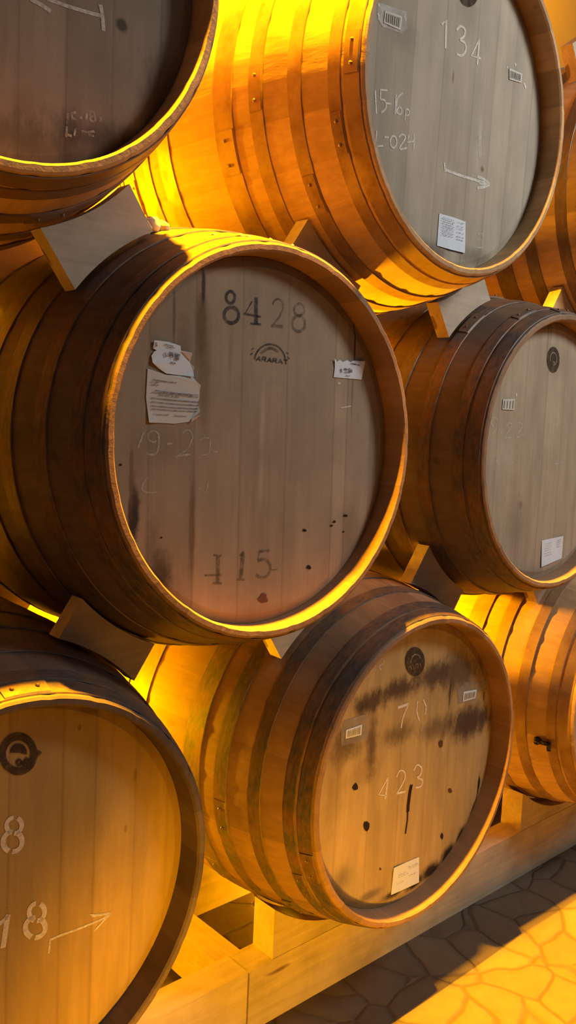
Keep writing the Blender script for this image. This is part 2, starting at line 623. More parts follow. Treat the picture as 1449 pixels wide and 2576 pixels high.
def lerp_quad(q, s, t_):
    (a, b, c_, d_) = q          # top-left, top-right, bottom-right, bottom-left
    x0 = (a[0] + (b[0] - a[0]) * s, a[1] + (b[1] - a[1]) * s)
    x1 = (d_[0] + (c_[0] - d_[0]) * s, d_[1] + (c_[1] - d_[1]) * s)
    return (x0[0] + (x1[0] - x0[0]) * t_, x0[1] + (x1[1] - x0[1]) * t_)


def text_rows(q, rows, seed, w=1.0):
    """small illegible print: broken rows of short dashes across a sheet"""
    rnd = random.Random(seed)
    out = []
    for (t_, s0, s1) in rows:
        s = s0
        while s < s1 - 0.02:
            e = min(s1, s + rnd.uniform(0.04, 0.12))
            out.append(([lerp_quad(q, s, t_), lerp_quad(q, e, t_)], w))
            s = e + rnd.uniform(0.015, 0.04)
    return out


def blob(n, name, mat, u, v, rx, ry, seed=0, lift=0.0009, k=14, label=None, rag=0.25):
    rnd = random.Random(seed)
    pts = []
    for i in range(k):
        a = 2 * math.pi * i / k
        q = 1 + rnd.uniform(-rag, rag)
        pts.append((u + rx * q * math.cos(a), v + ry * q * math.sin(a)))
    bm = bmesh.new()
    bm.faces.new([bm.verts.new(px(n, *p_, lift)) for p_ in pts])
    o = link(name, bm, mat, ROOT[n], smooth=False)
    if label:
        o['label'] = label
    return o


BROWN = (0.16, 0.095, 0.05)
BLACK = (0.02, 0.016, 0.016)
MOLD = (0.075, 0.05, 0.036)
GREY = (0.20, 0.175, 0.14)


def spots_px(n, lst):
    """stain and painted shade list given by photo pixels: (u, v, radius in m x, z, colour, strength, rag, soft)"""
    x, y, z, re, tx, tz = SPOT[n]
    MATX[n] = Matrix.Translation((x, y, z + GZ)) @ Matrix.Rotation(tx, 4, 'X') @ Matrix.Rotation(tz, 4, 'Z')
    return [(*hx(n, s_[0], s_[1]), *s_[2:]) for s_ in lst]


HB = (0.40, 0.325, 0.235)
head_C = head_material('head_oak_worn_stencil', (0.395, 0.315, 0.225),
    [(-0.30, 0.95), (-0.205, 0.86), (-0.128, 1.0), (-0.045, 0.95), (0.045, 0.99), (0.148, 1.14), (0.178, 0.98), (0.235, 0.9)],
    spots_px('C', [
        (336, 1290, .010, .050, BLACK, .92, 1.1, .5), (330, 1200, .004, .055, BROWN, .8, 1.0, .6), (405, 1440, .020, .034, BLACK, .75, 1.3, .7),
        (380, 1380, .014, .05, (0.11, 0.10, 0.08), .5, 1.3, .8), (482, 1330, .007, .09, BROWN, .75, .8, .7), (507, 820, .012, .070, (0.13, 0.085, 0.035), .85, .9, .7),
        (515, 950, .014, .10, (0.17, 0.12, 0.055), .6, .9, .8), (512, 720, .004, .028, BLACK, .85, .6, .5), (438, 790, .003, .05, BLACK, .5, 1.0, .6),
        (462, 850, .012, .035, BROWN, .4, 1.6, .7), (893, 860, .0022, .065, BLACK, .85, .5, .5), (886, 990, .002, .05, BROWN, .6, .8, .6),
        (790, 705, .035, .020, (0.15, 0.115, 0.075), .6, .8, .6), (860, 780, .02, .03, (0.15, 0.13, 0.09), .4, .8, .8), (700, 680, .07, .012, (0.25, 0.23, 0.20), .5, .8, .8),
        (410, 1120, .05, .03, BROWN, .18, 1, .8), (880, 1330, .025, .05, (0.16, 0.12, 0.08), .35, 1.4, .8), (940, 1090, .018, .12, (0.19, 0.17, 0.12), .4, 1.2, .8),
        (580, 880, .005, .05, BROWN, .35, .9, .8), (660, 1060, .006, .055, (0.5, 0.43, 0.32), .5, 1.2, .8), (657, 1210, .005, .04, (0.5, 0.43, 0.32), .5, 1.2, .8),
        (338, 1160, .02, .06, (0.23, 0.17, 0.12), .4, 1.2, .9), (700, 1540, .16, .018, (0.20, 0.125, 0.075), .45, .5, .7)]), 0, 0.35)  # last spot paints the shade band along the lower bevel
head_B = head_material('head_oak_grey', (0.43, 0.38, 0.30),
    [(-0.30, 0.97), (-0.22, 0.92), (-0.13, 1.03), (-0.05, 0.95), (0.04, 1.0), (0.10, 1.10), (0.16, 0.97), (0.225, 0.92)],
    spots_px('B', [
        (1085, 630, .05, .02, MOLD, .65, 1.6, .8), (1200, 650, .06, .018, MOLD, .5, 1.6, .8), (1213, 426, .006, .006, BROWN, .8, .5, .5), (1010, 80, .05, .03, GREY, .5, .9, .8),
        (1140, 195, .003, .012, BROWN, .7, .5, .6), (1205, 360, .006, .05, (0.55, 0.53, 0.48), .5, .8, .8), (1130, 440, .03, .02, (0.5, 0.46, 0.38), .3, .9, .8),
        (1060, 260, .03, .12, (0.52, 0.47, 0.38), .35, .9, .9), (945, 260, .03, .16, (0.27, 0.24, 0.20), .4, .9, .9), (1180, 30, .03, .05, GREY, .4, 1, .8)]), 2, 0.25)
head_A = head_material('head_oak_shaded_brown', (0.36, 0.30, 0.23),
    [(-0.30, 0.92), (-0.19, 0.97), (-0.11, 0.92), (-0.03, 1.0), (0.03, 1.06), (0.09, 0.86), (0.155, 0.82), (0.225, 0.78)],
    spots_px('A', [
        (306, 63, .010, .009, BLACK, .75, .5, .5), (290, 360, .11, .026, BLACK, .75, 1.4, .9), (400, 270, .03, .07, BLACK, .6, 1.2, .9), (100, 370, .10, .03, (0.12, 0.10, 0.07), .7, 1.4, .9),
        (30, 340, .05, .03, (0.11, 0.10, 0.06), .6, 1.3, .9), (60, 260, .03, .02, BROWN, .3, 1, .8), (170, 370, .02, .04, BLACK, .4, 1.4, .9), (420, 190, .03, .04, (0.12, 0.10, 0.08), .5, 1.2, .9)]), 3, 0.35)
head_D = head_material('head_oak_tan', (0.45, 0.375, 0.275),
    [(-0.30, 0.93), (-0.19, 1.0), (-0.10, 0.94), (-0.02, 1.03), (0.05, 0.95), (0.13, 1.02), (0.21, 0.95)],
    spots_px('D', [(1300, 1330, .06, .05, (0.25, 0.21, 0.14), .5, 1, .9), (1400, 905, .07, .05, (0.24, 0.19, 0.13), .45, 1.1, .9), (1378, 860, .004, .05, BROWN, .45, .6, .7),
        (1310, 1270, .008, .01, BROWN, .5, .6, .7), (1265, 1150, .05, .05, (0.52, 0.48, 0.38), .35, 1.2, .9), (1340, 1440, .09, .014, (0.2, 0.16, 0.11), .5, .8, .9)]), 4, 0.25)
head_E = head_material('head_oak_amber_lit', (0.47, 0.33, 0.12),  # amber light painted into the oak by cutting its blue
    [(-0.30, 0.93), (-0.12, 0.97), (0.0, 0.90), (0.075, 0.95), (0.125, 1.10), (0.19, 1.03), (0.245, 0.9)],
    spots_px('E', [(225, 1785, .025, .010, BROWN, .5, 1.1, .8), (200, 1830, .0035, .005, BROWN, .7, .4, .5), (340, 1950, .003, .010, BROWN, .5, .5, .6), (316, 2085, .003, .007, BROWN, .5, .5, .6),
        (110, 1850, .06, .03, (0.30, 0.22, 0.13), .4, 1, .9), (60, 2030, .05, .12, (0.36, 0.25, 0.14), .3, .9, .9)]), 5, 0.15)
head_F = head_material('head_oak_mould_stained', (0.49, 0.365, 0.17),  # base blue cut so the amber light is also in the wood colour
    [(-0.30, 0.95), (-0.20, 1.0), (-0.115, 0.96), (-0.03, 1.02), (0.05, 1.0), (0.12, 0.95), (0.21, 0.93)],
    spots_px('F', [
        (1160, 1690, .085, .050, MOLD, .85, 1.5, .7), (1085, 1700, .065, .028, MOLD, .9, 1.7, .7), (1000, 1735, .065, .024, MOLD, .95, 1.9, .7), (940, 1765, .055, .024, MOLD, .95, 1.9, .7),
        (910, 1785, .016, .018, BLACK, .5, 1.5, .8), (1185, 1815, .090, .038, (0.06, 0.035, 0.03), .95, 1.7, .7), (1100, 1830, .08, .026, MOLD, .65, 1.9, .8), (1010, 1845, .06, .022, MOLD, .65, 1.9, .8),
        (935, 1875, .018, .07, MOLD, .8, 1.4, .8), (870, 1870, .05, .035, MOLD, .8, 1.7, .8), (855, 1905, .022, .03, BROWN, .5, 1.5, .8), (840, 1990, .02, .09, BROWN, .35, 1.4, .9),
        (905, 1950, .05, .03, BROWN, .3, 1.6, .9), (1132, 1745, .0035, .035, BLACK, .75, .6, .5), (1217, 1750, .003, .015, BLACK, .7, .6, .5), (1104, 1960, .02, .10, BROWN, .22, 1.4, .9),
        (1202, 2000, .0042, .050, BLACK, 1, .5, .4), (1205, 1968, .005, .012, BLACK, 1, .5, .5), (1192, 2062, .011, .040, BLACK, 1, .8, .5), (1165, 2105, .022, .026, BLACK, 1, .9, .6), (1130, 2148, .030, .022, BLACK, 1, .9, .6),
        (1085, 2192, .036, .020, BLACK, 1, .9, .6), (1040, 2222, .034, .014, BLACK, 1, .9, .6), (990, 2248, .036, .009, BLACK, .9, .9, .7), (930, 2252, .04, .010, (0.12, 0.10, 0.09), .7, .9, .8), (860, 2210, .03, .03, (0.13, 0.11, 0.09), .6, 1, .9)]), 6, 0.2)
head_G = head_material('head_oak_brown_far', (0.42, 0.35, 0.26), [(-0.30, 0.95), (-0.15, 1.0), (0.0, 0.95), (0.12, 1.0)], [(-.2, .02, .04, .08, MOLD, .5, 1.2, .8)], 7)
head_H = head_material('head_oak_plain_far', HB, [(-0.30, 0.95), (-0.15, 1.0), (0.0, 0.95), (0.12, 1.0)], [(0, 0, .06, .06, BROWN, .2, 1, .8)], 8)

make_barrel('E', 'big near barrel at bottom left with white numbers 8 and 18', OAK_SHADED, HOOP_SHADED, head_E, 96)
make_barrel('F', 'bottom row barrel numbered 70 and 423 with a dark mould band across its head', OAK, HOOP_SHADED, head_F, 206)
make_barrel('G', 'bottom right barrel cut by the photo edge, small iron catch on its side', OAK_PALE_LIT, HOOP_PALE, head_G, 60)
make_barrel('C', 'middle barrel numbered 8428 and 415 with torn paper labels on its head', OAK_SHADED, HOOP_SHADED, head_C, 10, OAK)
make_barrel('D', 'middle row barrel at right edge with one white sheet low on its tan head', OAK_SHADED, HOOP_SHADED, head_D, 100, OAK)
make_barrel('A', 'dark upper left barrel with a long white chalk line on its head', OAK_PALE_LIT, HOOP, head_A, 262)
make_barrel('B', 'upper barrel numbered 134 with its long side glowing amber', OAK_PALE_LIT, HOOP_PALE, head_B, 195)
make_barrel('H', 'reddish brown barrel at upper right edge behind barrel numbered 134', OAK_PALE_LIT, HOOP, head_H, 30)
make_barrel('K', 'shadowed far right barrel mostly hidden behind the tan barrel', OAK_SHADED, HOOP_SHADED, head_H, 30)
make_barrel('L', 'unseen barrel added at left to shade the barrel numbered 8428', OAK_SHADED, HOOP_SHADED, head_H, 30)  # unseen barrel, added to block light from the middle barrel's side

# ---- marks on the middle barrel
marks('C', 'stencil_digit', STENCIL_DARK, [
    (loop(579.5, 748, 11, 15), 4.6), (loop(582, 793, 18.5, 20), 5.5),
    ([(644, 748), (644, 815)], 6.5), ([(613, 789), (656, 797)], 3.0), ([(630, 814), (657, 816)], 3.0), ([(634, 758), (617, 788)], 1.8)],
    'dark stencilled digits 8 and 4')
marks('C', 'stencil_digit', STENCIL_FADED, [
    (loop(699, 770, 13, 18, -170, 0), 3.0), ([(713, 772), (704, 795), (684, 821)], 2.8), ([(682, 819), (711, 822)], 5.0),
    (loop(752.6, 779, 13, 15), 4.0), (loop(751, 814, 16.5, 20), 5.0)], 'faded stencilled digits 2 and 8')
marks('C', 'stencil_digit', STENCIL_FADED, [
    ([(548, 1398), (547, 1466)], 7.0), ([(536, 1396), (557, 1398)], 3.0), ([(534, 1467), (557, 1467)], 3.5), ([(514, 1447), (557, 1447)], 3.0),
    ([(611, 1390), (605, 1457)], 7.5), ([(594, 1458), (616, 1458)], 3.2), ([(603, 1398), (613, 1388)], 3),
    ([(650, 1388), (677, 1385)], 4.5), ([(651, 1388), (648, 1411)], 2.5), ([(648, 1411), (664, 1407), (677, 1416), (679, 1434), (670, 1449), (655, 1453), (643, 1445)], 5.0, True),
    ([(682, 1434), (699, 1432)], 1.6)], 'faded stencilled number 415')
lg = [(loop(679, 910, 39, 44, -172, -4), 2.6)]
Q = ((646, 896), (725, 906), (726, 917), (642, 907))
LET = {'A': [[(0, 1), (.5, 0), (1, 1)], [(.2, .65), (.8, .65)]], 'R': [[(0, 1), (0, 0), (.8, .05), (.9, .3), (.7, .5), (0, .5)], [(.5, .5), (1, 1)]], 'T': [[(0, 0), (1, 0)], [(.5, 0), (.5, 1)]]}
for i, ch in enumerate('ARARAT'):
    for st in LET[ch]:
        lg.append(([lerp_quad(Q, (i + 0.12 + a * 0.76) / 6, b) for a, b in st], 2.2))
lg += [([(633, 879), (638, 876)], 2), ([(630, 892), (635, 888)], 2), ([(720, 886), (725, 891)], 2), ([(723, 898), (728, 903)], 2)]
marks('C', 'printed_emblem', STENCIL_DARK, lg, 'small dark half round emblem over lettering')
marks('C', 'emblem_shading', STENCIL_FADED, [([(655, 889), (668, 880), (680, 876), (692, 880), (700, 886)], 4.5, True)])
marks('C', 'chalk_stroke', CHALK_FAINT, [
    ([(362, 1085), (346, 1126)], 2.2), (loop(385, 1098, 14, 14, 60, 360), 2.0), ([(399, 1098), (397, 1130), (388, 1143), (366, 1142)], 2.4, True),
    ([(419, 1117), (434, 1115)], 2.2), ([(441, 1149), (462, 1145), (478, 1143)], 2.2, True), (loop(470, 1100, 14, 18, -150, 10), 1.6), ([(482, 1104), (472, 1128), (444, 1148)], 1.4, True),
    ([(500, 1108), (515, 1101), (528, 1105)], 1.8, True), ([(528, 1105), (524, 1140), (504, 1145)], 1.4, True), ([(536, 1137), (548, 1136)], 2.0),
    ([(372, 1200), (357, 1222), (361, 1236), (378, 1240), (394, 1238)], 2.2, True), ([(500, 1225), (501, 1232)], 2), ([(524, 1208), (519, 1232), (512, 1242)], 2, True)],
    'faint rubbed chalk writing under the paper')
ps = sheet('C', 'paper_label', PAPER_OLD, [(370, 927), (417, 943), (483, 948), (493, 961), (502, 969), (501, 985), (500, 1003), (496, 1012), (499, 1036), (475, 1061), (439, 1066), (405, 1064), (372, 1063), (369, 1025), (366, 1000), (368, 965)],
           'large torn form with printed lines', lift=0.0014, curl=[(3, .0015), (4, .002), (8, .003), (12, .002)])
Q = ((368, 930), (502, 952), (500, 1066), (371, 1063))
lines = []
for t_, s0, s1, w in ((.17, .1, .55, 1.2), (.375, .13, .97, 1.0), (.42, .07, .97, 1.0), (.525, .06, .97, 1.3), (.60, .06, .97, 1.3), (.675, .06, .97, 1.2), (.735, .06, .97, 1.2), (.835, .08, .40, 1.0), (.845, .5, .75, 1.0)):
    lines.append(([lerp_quad(Q, s0, t_), lerp_quad(Q, (s0 + s1) / 2, t_ + .008), lerp_quad(Q, s1, t_)], w))
lines += text_rows(Q, [(.22, .06, .25), (.27, .06, .22), (.40, .2, .85), (.46, .2, .6)], 3, 1.4)
print_on('C', ps, lines, 0.0028)
sheet('C', 'folded_corner', PAPER_PINK, [(502, 1043), (476, 1063), (480, 1053)], 'pinkish turned up corner', lift=0.0038, parent=ps)
pu = sheet('C', 'paper_label', PAPER, [(385, 856), (421, 860), (452, 870), (453, 882), (481, 888), (474.6, 911), (485.6, 924), (484, 935), (483, 948), (450, 944), (417, 940), (396, 926), (380, 912), (379, 895), (386, 884), (392, 882), (383, 876)],
           'torn upper white label', lift=0.0022, curl=[(0, .0015), (6, .002), (8, .003), (12, .002)])
print_on('C', pu, [([(411, 887), (414, 898)], 3.0), ([(421, 890), (431, 892)], 5.5), ([(428, 897), (431, 898)], 4.0), ([(434, 891), (449, 895)], 4.0), ([(437, 900), (447, 903)], 5.0), ([(425, 912), (438, 915)], 2.0),
                   ([(389, 862), (390, 872)], 3), ([(410, 866), (432, 872)], 1.4), ([(416, 873), (436, 876)], 1.2)], 0.0040)
sheet('C', 'torn_backing', PAPER_PINK, [(453, 884), (480, 889), (475, 908), (466, 898)], 'pinkish torn patch', lift=0.0036, parent=pu)
pr = sheet('C', 'paper_label', PAPER, [(839, 902), (846, 910), (853, 905), (861, 911), (872, 906), (880, 911), (888, 907), (915, 909), (908, 955), (872, 952), (838, 949), (841, 925)], 'small torn white label at right', lift=0.0014, curl=[(0, .002), (7, .002)])
print_on('C', pr, [([(855, 928), (857, 937)], 3), ([(863, 928), (871, 930)], 3), ([(864, 936), (871, 937)], 3), ([(876, 926), (877, 938)], 5), ([(882, 929), (882, 937)], 2.5), ([(868, 945), (877, 946)], 1.6), ([(880, 914), (905, 920)], 2)], 0.0028)
marks('C', 'chalk_stroke', CHALK, [([(849, 964), (856, 965)], 2.2), ([(857, 1026), (870, 1024), (882, 1021)], 1.6, True)], 'short white scratches below the small label')
blob('C', 'bung_knot', plain_material('knot_reddish', (0.15, 0.07, 0.05), 0.8, 0.3, 60), 661, 1505, 12, 12, 1, label='reddish plugged knot')
for i, (u, v, r_) in enumerate([(765, 1334, 4.5), (776, 1427, 6), (868, 1297, 4.5), (840, 1312, 4), (863, 1338, 2.5), (833, 1322, 3), (302, 1169, 3.5), (405, 1352, 3)]):
    blob('C', 'worm_hole', HOLE, u, v, r_ * 1.1, r_ * 0.8, i, k=9)

# ---- marks on the barrel numbered 134
marks('B', 'stencil_digit', PAINT_WHITE, [
    ([(1110, 62), (1122, 50), (1120, 122)], 5.0), ([(1148, 76), (1158, 66), (1169, 75), (1167, 91), (1156, 100)], 4.2, True), ([(1156, 100), (1169, 109), (1171, 127), (1161, 140), (1148, 136)], 4.2, True),
    ([(1205, 99), (1185, 141), (1209, 147)], 4.2), ([(1205, 99), (1200, 163)], 4.6)], 'white stencilled number 134')
marks('B', 'chalk_stroke', CHALK, [
    ([(943, 228), (946, 286)], 2.6), ([(974, 228), (957, 226), (956, 250)], 2.4), ([(956, 250), (968, 254), (970, 272), (958, 284)], 2.4, True), ([(968, 260), (984, 261)], 2.4),
    ([(996, 238), (993, 288)], 2.6), ([(1013, 234), (999, 248), (995, 285)], 2.4, True), (loop(1004, 279, 6, 9), 2.2), ([(1020, 273), (1018, 304)], 2.2), (loop(1024, 283, 5, 8), 2.0),
    ([(947, 329), (943, 369), (963, 367)], 2.4), ([(966, 345), (978, 346)], 2.4), (loop(989, 357, 8, 15), 2.4), ([(1002, 346), (1011, 338), (1019, 347), (1004, 374), (1023, 372)], 2.4, True),
    ([(1027, 340), (1024, 358), (1040, 356)], 2.4), ([(1041, 339), (1040, 377)], 2.4)], 'chalk code 15-16p over L-024')
marks('B', 'chalk_arrow', CHALK, [([(1118, 427), (1150, 439), (1215, 460)], 3.6), ([(1117, 409), (1119, 433)], 2.6), ([(1200, 444), (1216, 451), (1231, 464)], 4.0, True), ([(1231, 464), (1215, 471), (1200, 473)], 4.0, True), ([(1205, 458), (1225, 463)], 6)],
      'chalk arrow pointing right')
marks('B', 'chalk_smear', CHALK_FAINT, [([(1206, 340), (1207, 400)], 7), ([(1200, 590), (1215, 588), (1212, 604), (1200, 604)], 2.4), ([(1196, 623), (1216, 624)], 2.4), ([(1213, 588), (1214, 600)], 4)])
sh = sheet('B', 'paper_label', PAPER, [(1104, 537), (1137, 546), (1170, 558), (1166, 637), (1130, 628), (1098, 618)], 'white printed sheet low on the head', curl=[(3, .002), (4, .002)])
Q = ((1104, 537), (1170, 558), (1166, 637), (1098, 618))
print_on('B', sh, text_rows(Q, [(q, .1, .55) for q in (.1, .17, .24, .31, .38, .46, .54, .62)] + [(q, .66, .92) for q in (.1, .22, .3, .42, .55, .64)], 7, 1.1), 0.0036)
FADED_TAG = plain_material('faded_tag', (0.56, 0.57, 0.52), 0.7, 0.15, 60)
BAR_GREY = plain_material('faded_barcode', (0.36, 0.36, 0.32), 0.8, 0.15, 90)


def barcode(n, q, label, tape=None, mat=None, bars=7, lift=0.0016):
    o = sheet(n, 'barcode_label', mat or FADED_TAG, q, label, lift=lift)
    st = []
    for i in range(bars):
        s = 0.14 + 0.72 * i / (bars - 1)
        st.append(([lerp_quad(q, s, .16), lerp_quad(q, s, .84)], 2.2 if i % 3 else 3.4))
    print_on(n, o, st, lift + 0.001, 'printed_bars', BAR_GREY)
    if tape:
        sheet(n, 'clear_tape', TAPE, tape, 'dull clear tape round the barcode', lift=lift - 0.0008, parent=o)
    return o


barcode('B', ((967, 27), (1010, 42), (1006, 77), (964, 58)), 'faded barcode tag at upper left of head', [(948, 5), (1022, 30), (1024, 72), (1010, 84), (962, 68), (950, 48)])
barcode('B', ((1280, 172), (1312, 186), (1310, 209), (1280, 200)), 'faded torn barcode tag at right of head')
marks('B', 'label_scrap', PAINT_WHITE, [([(951, 10), (955, 16)], 5), ([(950, 33), (953, 42)], 5), ([(1017, 40), (1020, 52)], 4), ([(1295, 158), (1297, 166)], 4), ([(1318, 209), (1322, 222)], 4.5), ([(1274, 168), (1277, 170)], 2.5)])

# ---- marks on the barrel numbered 70 and 423
marks('F', 'stencil_digit', PAINT_WHITE, [
    ([(1000, 1780), (1027, 1771)], 5.5), ([(1027, 1771), (1013, 1805), (1009, 1831)], 3.6, True), ([(1050, 1763), (1048, 1790), (1054, 1812)], 3.4, True), ([(1064, 1760), (1071, 1778), (1069, 1798)], 3.4, True)], 'pale painted number 70')
marks('F', 'stencil_digit', PAINT_WHITE, [
    ([(975, 1956), (952, 1999), (972, 2001)], 3.4), ([(975, 1960), (968, 2011)], 4.2),
    ([(997, 1954), (1005, 1939), (1016, 1941), (1018, 1957), (1010, 1975), (997, 1996)], 3.4, True), ([(997, 1996), (1019, 1991)], 4.4),
    ([(1040, 1938), (1049, 1924), (1060, 1932), (1057, 1949), (1048, 1956)], 3.8, True), ([(1050, 1957), (1062, 1963), (1058, 1978), (1045, 1981)], 3.8, True)], 'pale painted number 423')
marks('F', 'chalk_stroke', CHALK_FAINT, [([(944, 1660), (943, 1690)], 3), ([(950, 1658), (962, 1658), (964, 1668), (952, 1676)], 2.6, True), ([(952, 1676), (958, 1686)], 2.4)])
marks('F', 'black_drip', HOLE, [([(1034, 1974), (1030, 1995), (1026, 2025), (1025, 2042)], 8.5), ([(1025, 2040), (1024, 2062), (1019, 2097)], 3.6)], 'black tar drip below the number', lift=0.0012)
for i, (u, v, a, b) in enumerate([(893, 1979, 8, 9), (921, 2080, 9, 12), (1108, 1870, 5, 9), (1131, 1989, 5, 6), (1111, 2103, 4, 9), (956, 2186, 3, 3)]):
    blob('F', 'worm_hole', HOLE if i in (0, 1, 4) else plain_material('plug_brown', (0.10, 0.05, 0.025), 0.9), u, v, a, b, i + 3, k=9)
barcode('F', ((869.5, 1836), (909, 1822), (907.5, 1848), (868, 1858)), 'white barcode label at left of head', [(866, 1812), (922, 1795), (926, 1850), (908, 1866), (858, 1876), (858, 1840)], PAPER)
barcode('F', ((1165, 1740), (1198, 1734), (1194, 1756), (1163, 1765)), 'white barcode label at right of head', [(1150, 1735), (1170, 1716), (1228, 1712), (1224, 1735), (1200, 1740), (1196, 1762), (1152, 1772)], PAPER)
sh = sheet('F', 'paper_label', PAPER, [(988, 2182), (1020, 2169), (1053, 2155), (1051, 2218), (1015, 2237), (982.6, 2251)], 'white printed sheet low on the head', curl=[(0, .002), (3, .002)])
Q = ((988, 2182), (1053, 2155), (1051, 2218), (982.6, 2251))
print_on('F', sh, text_rows(Q, [(.2, .55, .95), (.27, .6, .95), (.35, .2, .5), (.43, .2, .6), (.55, .6, .9), (.66, .15, .4)], 9, 0.8), 0.0036)

# ---- marks on the near bottom barrel
marks('E', 'stencil_digit', PAINT_WHITE, [
    (loop(35, 2076, 19, 20, 100, 255, 14, 10), 6.0), (loop(35, 2076, 19, 20, -75, 80, 14, 10), 6.0), (loop(31, 2117, 24, 25, 100, 255, 14, 12), 6.8), (loop(31, 2117, 24, 25, -75, 80, 14, 12), 6.8)], 'white stencilled digit 8')
marks('E', 'stencil_digit', PAINT_WHITE, [
    ([(-2, 2324), (12, 2312), (20, 2300)], 5.5), ([(19, 2301), (7, 2384)], 7.5),
    (loop(92, 2294, 19.5, 22, 100, 255, 14, 8), 6.8), (loop(92, 2294, 19.5, 22, -75, 80, 14, 8), 6.8), (loop(88, 2333, 25, 25, 100, 255, 14, 12), 7.2), (loop(88, 2333, 25, 25, -75, 80, 14, 12), 7.2)], 'white stencilled number 18')
marks('E', 'chalk_arrow', CHALK, [([(126, 2364), (150, 2353), (200, 2335), (258, 2311)], 2.6, True), ([(258, 2311), (278, 2297)], 2.6), ([(278, 2297), (230, 2304)], 2.6), ([(278, 2297), (262, 2314), (236, 2342)], 2.2, True), ([(126, 2360), (122, 2398)], 2.2), ([(226, 2301), (258, 2299)], 1.4)], 'chalk arrow pointing up to the right')

# ---- marks on the tan barrel at right
barcode('D', ((1264, 1004), (1294, 1003), (1292, 1032), (1262, 1030)), 'small pale square tag', mat=FADED_TAG, bars=4)
sh = sheet('D', 'paper_label', PAPER, [(1362, 1360), (1388, 1354), (1414, 1348), (1412, 1404), (1386, 1415), (1359, 1426)], 'white printed sheet low on the head', curl=[(2, .002), (5, .002)])
Q = ((1362, 1360), (1414, 1348), (1412, 1404), (1359, 1426))
print_on('D', sh, text_rows(Q, [(q, .12, .45) for q in (.15, .24, .33, .42, .52, .62)] + [(q, .7, .9) for q in (.12, .2, .3, .4)], 11, 0.8), 0.0036)
marks('D', 'chalk_stroke', CHALK_FAINT, [
    (loop(1243, 1062, 8, 11, 100, 350), 3.2), ([(1250, 1062), (1246, 1080), (1238, 1092)], 2.4, True), ([(1256, 1088), (1265, 1086)], 3), ([(1270, 1075), (1280, 1064), (1286, 1072), (1268, 1102), (1284, 1101)], 2.6, True),
    ([(1298, 1066), (1308, 1064), (1312, 1074), (1298, 1100), (1322, 1090)], 2.6, True), ([(1226, 1103), (1229, 1102)], 4), ([(1266, 1103), (1280, 1101)], 3), ([(1250, 1150), (1252, 1172)], 6), ([(1284, 1138), (1288, 1140)], 4), ([(1284, 1163), (1288, 1166)], 4),
    ([(1394, 1167), (1420, 1163)], 2)], 'faint rubbed chalk writing')
marks('D', 'label_scrap', PAINT_WHITE, [([(1298, 990), (1299, 997)], 4)])

# ---- marks on the dark upper left barrel
marks('A', 'chalk_arrow', CHALK, [([(118, -2), (170, 16), (215, 30), (256, 41)], 3.4), ([(252, 12), (257, 40), (260, 78)], 4.0, True), ([(76, -2), (102, 12), (127, 29)], 4.0, True)], 'long white chalk line with a crossbar end')
marks('A', 'chalk_stroke', CHALK_FAINT, [
    ([(170, 285), (169, 312)], 2.4), ([(190, 283), (180, 286), (181, 298), (192, 301)], 2.6), ([(200, 296), (206, 296)], 2.4), ([(218, 285), (216, 302)], 2.6), (loop(231, 287, 6, 6), 2.2), (loop(233, 299, 7, 7), 2.2), ([(252, 294), (253, 306)], 3),
    ([(163, 336), (180, 343)], 2.4), ([(168, 318), (166, 345)], 2.2), ([(205, 330), (220, 333), (238, 330)], 2.2, True), ([(222, 340), (236, 342)], 2.4), ([(190, 322), (186, 342)], 2)], 'faint chalk scribble near the lower rim')


# ---- burned round brands
def brand(n, u, v, rx, ry, glyph):
    bm = bmesh.new()

    def disc(r0, r1, a0=0, a1=360, cx=0, cy=0):
        k = 32
        o_ = [px(n, u + cx * rx + rx * r1 * math.cos(math.radians(a0 + (a1 - a0) * i / k)), v + cy * ry + ry * r1 * math.sin(math.radians(a0 + (a1 - a0) * i / k)), .0009) for i in range(k + 1)]
        q_ = [px(n, u + cx * rx + rx * r0 * math.cos(math.radians(a0 + (a1 - a0) * i / k)), v + cy * ry + ry * r0 * math.sin(math.radians(a0 + (a1 - a0) * i / k)), .0009) for i in range(k + 1)]
        ov = [bm.verts.new(p_) for p_ in o_]
        iv = [bm.verts.new(p_) for p_ in q_]
        for i in range(k):
            bm.faces.new((ov[i], ov[i + 1], iv[i + 1], iv[i]))
    for g in glyph:
        disc(*g)
    o = link('burned_brand', bm, BRAND, ROOT[n], smooth=False)
    o['label'] = 'round burned brand'
    return o


brand('E', 45, 1896, 49, 54, [(.62, 1.0, 0, 360), (.005, .44, 180, 372, .02, -.05), (.05, .18, 0, 360, .05, .40), (.40, .62, 20, 70)])
marks('E', 'burned_brand', BRAND, [([(92, 1890), (100, 1894), (92, 1900)], 6)], lift=0.0011)
brand('F', 1043, 1664, 25, 37, [(.02, 1.0, 0, 360)])
marks('F', 'brand_lettering', BRAND_LIGHT, [([(1031, 1668), (1036, 1652), (1045, 1646), (1054, 1650), (1055, 1656)], 3.0, True), ([(1026, 1680), (1031, 1676), (1034, 1684)], 2.2, True), ([(1038, 1674), (1039, 1684)], 2), ([(1044, 1672), (1050, 1670), (1050, 1682)], 2, True), ([(1055, 1668), (1058, 1678)], 2)], 'light arc and letters in the brand', lift=0.0013)
brand('D', 1391, 905, 16, 33, [(.02, 1.0, 0, 360)])
marks('D', 'brand_lettering', BRAND_LIGHT, [(loop(1391, 903, 8.5, 16, -200, 100), 3.2), ([(1389, 910), (1394, 912), (1392, 918)], 2.6, True)], 'light ring in the brand', lift=0.0013)
brand('B', 1178, -22, 26, 40, [(.3, 1.0, 0, 360)])

